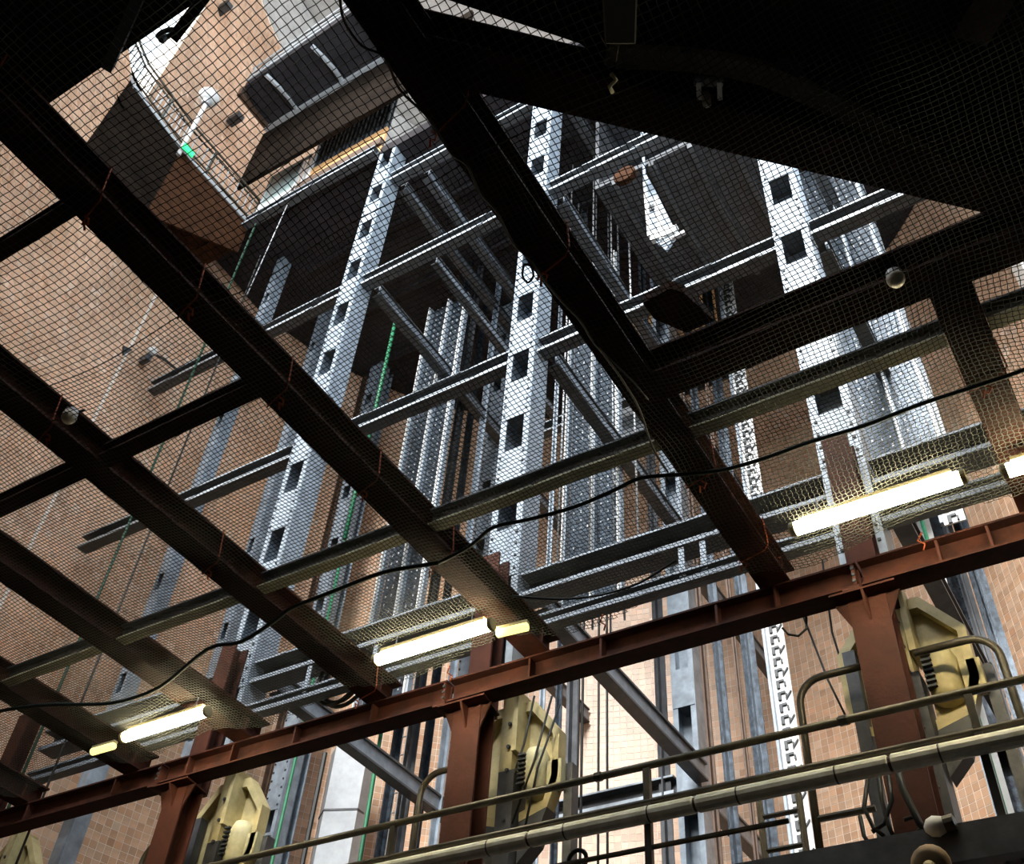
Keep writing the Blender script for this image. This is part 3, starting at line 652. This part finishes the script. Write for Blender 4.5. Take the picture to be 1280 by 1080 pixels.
# ================================================================ SHEAVE HOUSINGS behind the posts
hl = ['yellow sheave housing at the far left corner under the girder', 'grey sheave housing with pale hexagonal rim left of centre', 'grey sheave housing with louvred motor behind the middle post', 'large yellow sheave housing with hexagonal rim behind the right post']
for k, x in enumerate(PX):
    t = thing('sheave_housing', hl[k], 'housing', (x+.15, 9.0, 3.2), 'sheave housings behind the posts')
    y = 8.95; my = M['yellow']
    cx = x+.11
    # middle guard column, yellow above, grey below
    MB().box(cx-.14, cx+.02, y-.12, y+.2, 5.55, 6.45).build('guard_upper', my, t)
    MB().box(cx-.14, cx+.06, y-.12, y+.2, Z0, 5.55).build('guard_lower', M['steeld'], t)
    MB().box(cx+.03, cx+.09, y-.16, y+.2, 5.75, 6.5).build('guard_edge', my, t)
    bm = MB()
    for z in np.arange(3.3, 6.3, .28): bm.lathe((cx-.02, y-.13, z), [(.025, 0), (.022, -.025)], (0, 1, 0), 6)
    bm.build('bolts', M['bolt'], t, kind='stuff')
    for sx, ox in ((1, cx+.08), (-1, cx-.22)):
        O = lambda a, b: (ox+sx*a, y, b)
        outer = [O(0, 6.42), O(.12, 6.42), O(.46, 5.98), O(.46, 5.42), O(.34, 5.10), O(0, 5.0)]
        inner = [O(0, 6.30), O(.09, 6.30), O(.38, 5.94), O(.38, 5.46), O(.29, 5.18), O(0, 5.1)]
        if sx < 0: outer = outer[::-1]; inner = inner[::-1]
        MB().prism([np.array(p)+[0, .12, 0] for p in inner], (0, .05, 0)).build('back_panel', my, t)
        m = MB(); n6 = 6
        for i in range(n6):
            j = (i+1) % n6
            if (i == n6-1): continue
            a, b, c, d = [np.array(q) for q in (outer[i], outer[j], inner[j], inner[i])]
            m.quad8([a, b, c, d, a+[0, .16, 0], b+[0, .16, 0], c+[0, .16, 0], d+[0, .16, 0]])
        m.build('hexagon_rim', my, t)
        MB().prism([np.array(O(0, 5.0)), np.array(O(.34, 5.1)), np.array(O(.2, 4.75)), np.array(O(0, 4.55))][::sx], (0, .2, 0)).build('lower_shroud', M['bolt'], t)
    # motor with cooling louvres on the right wing
    mm = M['olive'] if k != 3 else my
    MB().lathe((cx+.24, y+.05, 5.28), [(.05, -.04), (.13, 0), (.15, .06), (.15, .42), (.11, .52), (.03, .55)], (0, 0, 1), 16).build('motor_body', mm, t, smooth=True); mo = LAST[0]
    for z in np.arange(5.36, 5.70, .055): MB().box(cx+.10, cx+.19, y-.125, y-.04, z, z+.022).build('louvre', M['bolt'], mo)
    MB().box(cx+.40, cx+.58, y, y+.12, 5.30, 5.62).build('terminal_box', mm, t)
    MB().box(cx-.62, cx-.50, y-.02, y+.1, Z0, 6.0).build('side_channel', M['steeld'], t); MB().box(cx+.56, cx+.66, y+.1, y+.24, Z0, 5.6).build('side_channel', M['steeld'], t)

# hooped ladder rails round each post
for k, x in enumerate(PX):
    t = thing('hooped_rail', ('bent tube rail by the post at the left edge', 'bent tube rail by the left post', 'bent tube rail by the middle post', 'bent tube rail looping behind the right post')[k], 'railing', (x, 8.62, 3.4), 'bent tube rails')
    def arc(sx, r=.24): return [(x+sx*(.90-r+r*math.sin(a)), 8.62, 5.60-r+r*math.cos(a)) for a in np.linspace(0, math.pi/2, 7)]
    left = arc(-1); right = arc(1)
    pts = [(x-.93, 8.62, 3.4)]+left[::-1]
    MB().tube(pts+[(x-.2, 8.62, 5.60)], .036, 8).build('left_tube', M['rail'], t, smooth=True)
    if k in (3,): MB().tube([(x+.2, 8.62, 5.60)]+right+[(x+.93, 8.62, 3.4)], .036, 8).build('right_tube', M['rail'], t, smooth=True)
    for z in (4.25, 3.85): MB().tube([(x-.93, 8.62, z), (x-.4, 8.62, z)], .03, 6).build('rung', M['rail'], t)
tt = thing('ladder', 'short dark ladder left of the right post above the walkway', 'ladder', (-2.75, 8.5, 3.4))
for x in (-2.98, -2.62): MB().tube([(x, 8.5, 3.4), (x, 8.5, 4.45)], .03, 6).build('stile', M['rail'], tt)
for z in (3.7, 4.0, 4.3): MB().tube([(-2.98, 8.5, z), (-2.62, 8.5, z)], .022, 6).build('rung', M['rail'], tt)

# ================================================================ WALKWAY in front
YW = 7.6
t = thing('walkway_railing', 'dark tube handrail of the walkway below the girder', 'railing', (-4, YW, 3.45))
XL, XR = -13.0, 1.6
MB().tube([(XL, YW, 4.5), (XR, YW, 4.5)], .034, 10).build('handrail', mat('worn_olive_rail', (.14, .125, .085), .4, .2, var=.35), t, smooth=True)
MB().tube([(XL, YW, 4.17), (XR, YW, 4.17)], .030, 8).build('middle_rail', M['rail'], t, smooth=True)
MB().tube([(XL, YW, 3.78), (-2.45, YW, 3.78)], .022, 8).build('lower_rail', M['rail'], t, smooth=True)
for x in (-11.75, -9.04, -6.33, -3.63, -.94): MB().bar((x, YW, 3.4), (x, YW, 4.47), .06, .05).build('railing_post', M['rail'], t)
for x in (-9.5, -4.1, -1.9, .1): MB().lathe((x-.04, YW, 4.5), [(.034, 0), (.042, .01), (.042, .07), (.034, .08)], (1, 0, 0), 10).build('rail_joint', M['rail'], t)
t = thing('pale_pipe', 'long off white jointed pipe below the handrail', 'pipe', (-4, YW-.1, 4.0))
yp, zp = YW-.06, 4.03
joints = [-12.6, -9.9, -6.05, -3.06, -1.62, 1.5]
jx = [ony(px, py, yp)[0] for px, py in ((870, 1003), (1114, 957))]
segs = [-13.0, -8.6, ony(662, 1046, yp)[0], jx[0], jx[1], 1.6]
for a, b in zip(segs, segs[1:]):
    MB().lathe((a+.012, yp, zp), [(.062, 0), (.070, .01), (.070, b-a-.034), (.062, b-a-.024)], (1, 0, 0), 14).build('pipe_length', M['pipe'], t, smooth=False); pl = LAST[0]
    for xx in (a+.36, b-.42):
        MB().lathe((xx, yp, zp), [(.070, 0), (.0725, .002), (.0725, .012), (.070, .014)], (1, 0, 0), 14).build('clamp_ring', M['rail'], pl)
for a in segs[1:-1]: MB().lathe((a-.013, yp, zp), [(.058, 0), (.058, .026)], (1, 0, 0), 12).build('joint_sleeve', M['brown'], t)
t = thing('walkway', 'dark steel walkway deck and edge beam at the lower right', 'walkway', (-1, 7.9, 3.3))
MB().box(-13.0, 1.8, YW-.06, YW+.06, 3.24, 3.50).build('edge_beam', M['steeld'], t)
MB().box(-13.0, 1.8, YW+.06, YW+.40, 3.30, 3.34).build('deck_plate', M['steeld'], t)
for k in range(60):
    x = -4.0+k*.09; MB().box(x, x+.02, YW+.06, YW+.40, 3.25, 3.30).build('grating_bar', M['brown'], t)
t = thing('bulkhead_lamp', 'round beige lamp under the walkway at the bottom edge', 'lamp', ony(1165, 1078, YW-.12))
P = ony(1165, 1080, YW-.14)
MB().lathe(P, [(.13, .0), (.13, -.06), (.10, -.09), (.045, -.10)], (0, 1, .6), 18).build('lamp_bowl', mat('beige_lamp', (.42, .30, .18), .5), t, smooth=True)
MB().lathe(P-np.array([0, .10, .06]), [(.045, .0), (.03, -.03)], (0, 1, .6), 12).build('lamp_boss', M['tubecap'], t)
t = thing('globe_lamp', 'small white globe lamp at the foot of the right post', 'lamp', ony(1172, 1033, YW-.05))
P = ony(1170, 1033, YW-.08); MB().lathe(P, [(.02, -.08), (.06, -.05), (.075, 0), (.055, .06), (.03, .08)], (1, 0, .1), 14).build('lamp_globe', M['white'], t, smooth=True)
MB().lathe(P+np.array([.06, 0, .0]), [(.06, 0), (.06, .07), (.03, .08)], (1, 0, .1), 12).build('lamp_socket', M['rail'], t)
cl = ['thick black cable running down the right post', 'black cable hanging left of the right post', 'loose black cable by the right post', 'black cable curling behind the pale pipe', 'slack black cable over the walkway edge', 'short black cable stub beside the post']
cp = [[(1122, 960), (1128, 985), (1140, 1010), (1150, 1030), (1175, 1050), (1215, 1065), (1240, 1085)], [(1098, 965), (1102, 1000), (1110, 1030), (1118, 1048)], [(1085, 970), (1080, 1010), (1092, 1035), (1105, 1045)], [(1110, 965), (1115, 1000), (1105, 1030), (1090, 1040)], [(1075, 1020), (1080, 1045), (1090, 1060)], [(1130, 1025), (1145, 1020), (1152, 1035), (1142, 1045)]]
for i, pts in enumerate(cp): cable([ony(*p, 8.0 if i else 7.92) for p in pts], .018 if i else .03, M['black'], cl[i], g='loose cables at the right post')
for i, pts in enumerate(([(668, 870), (655, 930), (632, 1000), (620, 1060)], [(690, 870), (668, 950), (640, 1030)], [(700, 880), (672, 960), (655, 1040)])):
    cable([ony(*p, 8.85) for p in pts], .013, M['black'], 'thin black cable before the middle housing, %s' % ('left', 'middle', 'right')[i], g='thin cables at the middle housing')
P = ony(722, 1075, 7.7); ring = [P+np.array([.085*math.cos(a), 0, .085*math.sin(a)]) for a in np.linspace(0, 2*math.pi, 16)]
tag(MB().tube(ring, .02, 8).build('cable_coil', M['black'], smooth=True), 'small black ring of cable at the bottom edge below the pipe', 'cable')
# hose coil at the girder
t = thing('hose_coil', 'black hose coil hanging behind the girder at left of centre', 'hose', ony(425, 850, 8.75))
for k, (dx, rr) in enumerate(((0, .36), (.05, .33), (.09, .38))):
    c = ony(424, 848, 8.75)+np.array([dx, .03*k, 0])
    MB().tube([c+np.array([rr*math.cos(a), 0, rr*1.05*math.sin(a)]) for a in np.linspace(math.radians(150), math.radians(400), 20)], .028, 8).build('hose_loop', M['black'], t, smooth=True)

# ================================================================ FITTINGS UNDER THE DECK
ZL = 6.06
def tubelamp(a, b, lb):
    pa = onz(*a, ZL); pb = onz(*b, ZL); y = (pa[1]+pb[1])/2; pa[1] = pb[1] = y
    t = thing('fluorescent_lamp', lb, 'lamp', (pa+pb)/2, 'fluorescent deck lamps'); L = pb[0]-pa[0]
    MB().lathe(pa+np.array([.05, 0, 0]), [(.05, 0), (.062, .01), (.062, L-.11), (.05, L-.10)], (1, 0, 0), 16).build('tube', M['tube'], t, smooth=True)
    for s_, p in ((0, pa), (1, pb)):
        MB().lathe(p+np.array([-.0 if s_ == 0 else -.055, 0, 0]), [(.05, 0), (.066, .012), (.066, .05), (.055, .055)], (1, 0, 0), 14).build('end_cap', M['tubecap'], t)
    MB().box(pa[0]+.1, pb[0]-.1, y-.04, y+.04, ZL+.062, ZL+.10).build('housing', M['tubecap'], t); ho = LAST[0]
    for f in (.18, .82):
        x = pa[0]+L*f; MB().tube([(x, y, ZL+.09), (x, y, 6.30)], .008, 5).build('hanger', M['wire'], ho)
    return t
tubelamp((152, 922), (262, 889), 'glowing fluorescent tube lamp, leftmost under the deck net')
tubelamp((467, 826), (617, 780), 'glowing fluorescent tube lamp in the middle under the deck net')
tubelamp((986, 661), (1209, 597), 'glowing fluorescent tube lamp at the right under the deck net')
tubelamp((1250, 589), (1420, 541), 'glowing fluorescent tube lamp cut off by the right edge')
t2 = mat('dim_tube', (.7, .65, .3), emit=((1.0, .85, .30), 1.6))
for a, b, lb in (((621, 792), (660, 783), 'short dim yellow lamp right of the middle tube'), ((115, 940), (143, 932), 'short dim yellow lamp left of the leftmost tube')):
    pa = onz(*a, ZL); pb = onz(*b, ZL); t = thing('short_lamp', lb, 'lamp', (pa+pb)/2, 'short dim lamps'); L = np.linalg.norm(pb-pa)
    MB().lathe(pa, [(.03, 0), (.045, .01), (.045, L-.01), (.03, L)], tuple((pb-pa)/L), 12).build('tube', t2, t, smooth=True)
    MB().bar(pa+[0, 0, .05], pb+[0, 0, .05], .06, .03).build('housing', M['tubecap'], t)
for i, (px, py) in enumerate(((86, 522), (1120, 350))):
    P = onz(px, py, 6.20); t = thing('round_lamp', ('round milky lamp under the deck beam at left', 'round milky lamp under the trimmer beam at right')[i], 'lamp', P, 'round milky lamps')
    MB().lathe(P+np.array([0, 0, .02]), [(.01, -.07), (.045, -.06), (.062, -.03), (.065, .0), (.055, .03)], n=16).build('lamp_globe', M['bulb'], t, smooth=True)
    MB().lathe(P+np.array([0, 0, .05]), [(.058, 0), (.058, .03), (.03, .045)], n=14).build('lamp_base', M['wire'], t)
    MB().tube([P+np.array([.05, .03, .08]), P+np.array([.08, .05, .10]), (P[0]+.09, P[1]+.05, 6.30)], .01, 6).build('lamp_lead', M['black'], t)
P = onz(886, 100, 6.16); t = thing('lamp_holder', 'pale lamp holder with two white brackets under the curved ceiling edge', 'lamp', P)
MB().lathe(onz(884, 132, 6.16), [(.01, 0), (.028, .02), (.03, .14), (.02, .16)], (0, 0, 1), 10).build('lamp_tube', M['bulb'], t, smooth=True)
for px in (873, 899): MB().bar(onz(px, 102, 6.18), onz(px+1, 124, 6.18), .03, .03).build('bracket', M['white'], t)
MB().bar(onz(868, 101, 6.20), onz(904, 103, 6.20), .05, .04).build('bracket_bar', M['wire'], t)
P = onz(850, 388, 6.5)
tag(MB().prism([onz(p[0], p[1], 6.36) for p in ((803, 380), (838, 361), (856, 368), (893, 402), (858, 417), (818, 400))], (0, 0, .12)).build('timber_block', M['wood'], bevel=.01), 'dark brown timber block wedged above the trimmer beam', 'timber')
t = thing('junction_box', 'dark box under the ceiling at the top right of centre', 'box', onz(775, 25, 6.7))
MB().prism([onz(p[0], p[1], 6.04) for p in ((752, -10), (797, -10), (795, 56), (756, 56))], (0, 0, .12)).build('box_body', mat('dull_green_box', (.06, .06, .045), .6), t, bevel=.01)
MB().tube([onz(771, 56, 6.08), onz(768, 76, 6.08)], .015, 6).build('conduit', M['rail'], t)
cable([onz(764, 92, 6.15), onz(770, 100, 6.15), onz(762, 108, 6.15), onz(766, 116, 6.15)], .014, M['olive'], 'pale rag strip tied under the ceiling edge', name='rag_strip', cat='rag')
# shackle at top left
t = thing('shackle', 'black shackle and hanger bar against the bright window at top left', 'shackle', onz(215, 35, 6.5))
c = onz(208, 42, 6.4)
MB().tube([c+np.array([.055*math.cos(a), .03*math.sin(a), .055*math.sin(a)]) for a in np.linspace(0, 2*math.pi, 14)], .016, 8).build('shackle_ring', M['black'], t, smooth=True)
MB().bar(onz(216, 48, 6.4), onz(262, -12, 6.5), .07, .05).build('hanger_bar', M['black'], t)
MB().lathe(onz(203, 48, 6.4), [(.02, -.03), (.03, 0), (.02, .03)], n=8).build('shackle_pin', M['bolt'], t)

# ---------------------------------------------------------------- net
ZN = 6.20
def netz(x, y):
    z = ZN+.03*np.sin(x*2.3+.4*y)+.02*np.sin(y*3.1-.7*x)
    for bx in xs: z = z+.05*np.exp(-((x-bx)/.25)**2)
    return np.minimum(z, 6.272)-.035*np.sin(y*1.2+x*.5)**2
def netedge(x):
    e = np.full_like(x, 7.62)
    return e+.10*np.sin(x*2.9+1.2)
def strands(lines, r, name):
    """triangular section strands, joined"""
    Vs, Fs, n0 = [], [], 0
    for P in lines:
        m = len(P)
        if m < 2: continue
        d = np.gradient(P, axis=0); d /= np.linalg.norm(d, axis=1)[:, None]+1e-9
        a = np.cross(d, [0, 0, 1.0]); a /= np.linalg.norm(a, axis=1)[:, None]+1e-9; b = np.cross(a, d)
        for k in range(3):
            th = 2*math.pi*k/3; Vs.append(P+r*(math.cos(th)*a+math.sin(th)*b))
        i = np.arange(m-1)
        for k in range(3):
            k2 = (k+1) % 3; Fs.append(np.stack([n0+k*m+i, n0+k*m+i+1, n0+k2*m+i+1, n0+k2*m+i], 1))
        n0 += 3*m
    V = np.concatenate(Vs); Fa = np.concatenate(Fs)
    me = bpy.data.meshes.new(name); me.vertices.add(len(V)); me.vertices.foreach_set('co', V.astype(np.float32).ravel())
    me.loops.add(Fa.size); me.loops.foreach_set('vertex_index', Fa.astype(np.int32).ravel()); me.polygons.add(len(Fa)); me.polygons.foreach_set('loop_start', (np.arange(len(Fa))*4).astype(np.int32))
    me.update(calc_edges=True); return me
CELL = .053
def wob(x, y):
    dx = .030*np.sin(1.7*y+.6*x)+.02*np.sin(4.1*y-1.1*x); dy = .035*np.sin(1.3*x+.5*y+1)+.02*np.sin(3.7*x+1.9*y)
    return x+dx, y+dy
lines = []
def clip(x, y, L):
    px, py = wob(x, y); ok = (px < 1.3) & (py < netedge(px)) & ((px > -10) | ((px-CX)**2+(py-CY)**2 < 9.15**2))
    P = np.stack([px, py, netz(px, py)], 1)
    # runs
    st = None
    for i in range(len(ok)+1):
        if i < len(ok) and ok[i]:
            if st is None: st = i
        else:
            if st is not None and i-st > 2: L.append(P[st:i])
            st = None
for CELL, ya_, yb_ in ((.054, .35, 2.75), (.041, 2.73, 8.0)):      # coarse net overhead, finer net laced to it further out
    for x in np.arange(-13.2, 1.3, CELL):
        y = np.arange(ya_, yb_, CELL); clip(x+.14*CELL*np.clip((y-4)/3, .25, 1)*(-1.0)**(np.arange(len(y))+int(round(x/CELL))), y, lines)
    for y in np.arange(ya_, yb_, CELL):
        x = np.arange(-13.2, 1.3, CELL); clip(x, y+.14*CELL*min(1, max(.25, (y-4)/3))*(-1.0)**(np.arange(len(x))+int(round(y/CELL))), lines)
me = strands(lines, .0036, 'safety_net'); me.materials.append(M['net'])
o = bpy.data.objects.new('safety_net', me); C.objects.link(o); o['kind'] = 'stuff'; tag(o, 'knotted safety net hung under the whole deck', 'net')
# border rope of the net and its ties
def hang(pts, z, r, m, lb, name, cat, g=None, fine=4):
    P = [onz(*p, z) for p in pts]; Q = []
    for a, b in zip(P, P[1:]):
        for k in range(fine): Q.append(a+(b-a)*k/fine)
    Q.append(P[-1]); Q = [q+np.array([0, 0, .012*math.sin(3*i)]) for i, q in enumerate(Q)]
    # smooth
    A = np.array(Q)
    for _ in range(2): A[1:-1] = (A[:-2]+2*A[1:-1]+A[2:])/4
    return tag(MB().tube(A, r, 7).build(name, m, smooth=True), lb, cat, g)
hang([(-30, 900), (0, 888), (60, 880), (140, 881), (200, 862), (262, 806), (300, 805), (345, 775), (362, 760), (420, 738), (480, 714), (548, 704)], 6.15, .022, M['rope'], 'thick dark rope along the net at left', 'net_rope', 'rope', 'net border ropes')
hang([(548, 704), (590, 682), (614, 658), (660, 650), (720, 634), (770, 612), (800, 596), (860, 593), (905, 588), (960, 572), (1010, 553), (1080, 533), (1150, 505), (1210, 486), (1260, 470), (1300, 455)], 6.15, .018, M['rope'], 'thick dark rope along the net at right', 'net_rope', 'rope', 'net border ropes')
hang([(424, -10), (428, 26), (452, 60), (482, 68), (497, 112), (535, 145), (547, 165), (565, 195), (584, 204), (598, 240), (622, 264), (640, 305), (663, 324), (680, 350), (702, 377), (726, 400), (742, 430), (790, 475), (810, 500)], 6.17, .009, M['black'], 'thin scalloped edge cord of the net along the central beam', 'edge_cord', 'cord', 'net edge cords')
hang([(655, 330), (652, 345), (660, 355), (668, 345), (664, 332), (655, 330)], 6.17, .009, M['black'], 'small loop of black cord on the central beam', 'cord_loop', 'cord')
hang([(745, 430), (760, 450), (775, 470), (800, 510), (815, 560), (835, 590)], 6.16, .009, M['black'], 'thin cord hanging right of the middle column', 'edge_cord', 'cord', 'net edge cords')
hang([(640, 745), (700, 750), (750, 745), (800, 730), (845, 700)], 6.12, .012, M['black'], 'sagging black cord under the right part of the net', 'edge_cord', 'cord', 'net edge cords')
def ybeam(px, py): return onz(px, py, 6.28)
ties = [((155, 238), -5.06), ((268, 365), -5.06), ((376, 482), -5.06), ((480, 600), -5.06), ((555, 700), -5.06), ((560, 150), -2.41), ((705, 325), -2.41), ((905, 588), -2.41), ((88, 525), -7.18), ((440, 640), -7.18), ((15, 100), -5.06), ((520, 850), -7.18), ((955, 690), -2.41), ((1225, 480), -.02)]
tl = ['at the upper left on the broad red beam', 'second along the broad red beam', 'third along the broad red beam', 'fourth along the broad red beam', 'at the rope crossing of the broad red beam', 'at the top of the central beam', 'halfway down the central beam', 'at the rope crossing of the central beam', 'by the round lamp at left', 'on the beam left of centre', 'at the top left corner', 'by the girder at the left tube', 'low on the central beam above the girder', 'on the steep beam at right']
for i, ((px, py), bx) in enumerate(ties):
    y = ybeam(px, py)[1]; e = .16
    pts = [(bx+e, y-.10, 6.60), (bx+e+.01, y-.07, 6.30), (bx+.12, y-.03, 6.272), (bx-.05, y+.01, 6.268), (bx-e, y+.05, 6.275), (bx-e-.01, y+.06, 6.60)]
    t = thing('tie_cord', 'orange tie cord round a deck beam, '+tl[i], 'cord', (bx, y, 6.27), 'orange tie cords')
    MB().tube(pts, .007, 6).build('cord_wrap', M['tie'], t)
    q = np.array([bx-.06+.1*math.sin(i), y, 6.25]); MB().tube([q, q+[.03, .02, -.03], q+[.0, .05, -.045], q+[-.03, .03, -.02], q+[-.05, .07, -.06]], .009, 6).build('cord_knot', M['tie'], t)
for i, (px, py) in enumerate(((563, 853), (755, 790), (945, 700), (1155, 690))):
    P = ony(px, py, 7.97); cable([P+np.array([0, 0, .02]), P+np.array([.03, -.03, .06]), P+np.array([-.02, -.05, .10]), P+np.array([.04, -.10, .14])], .009, M['tie'], 'orange net tie at the girder, %s' % ('left of centre', 'centre', 'right of centre', 'far right')[i], name='girder_tie', cat='cord', g='girder ties')
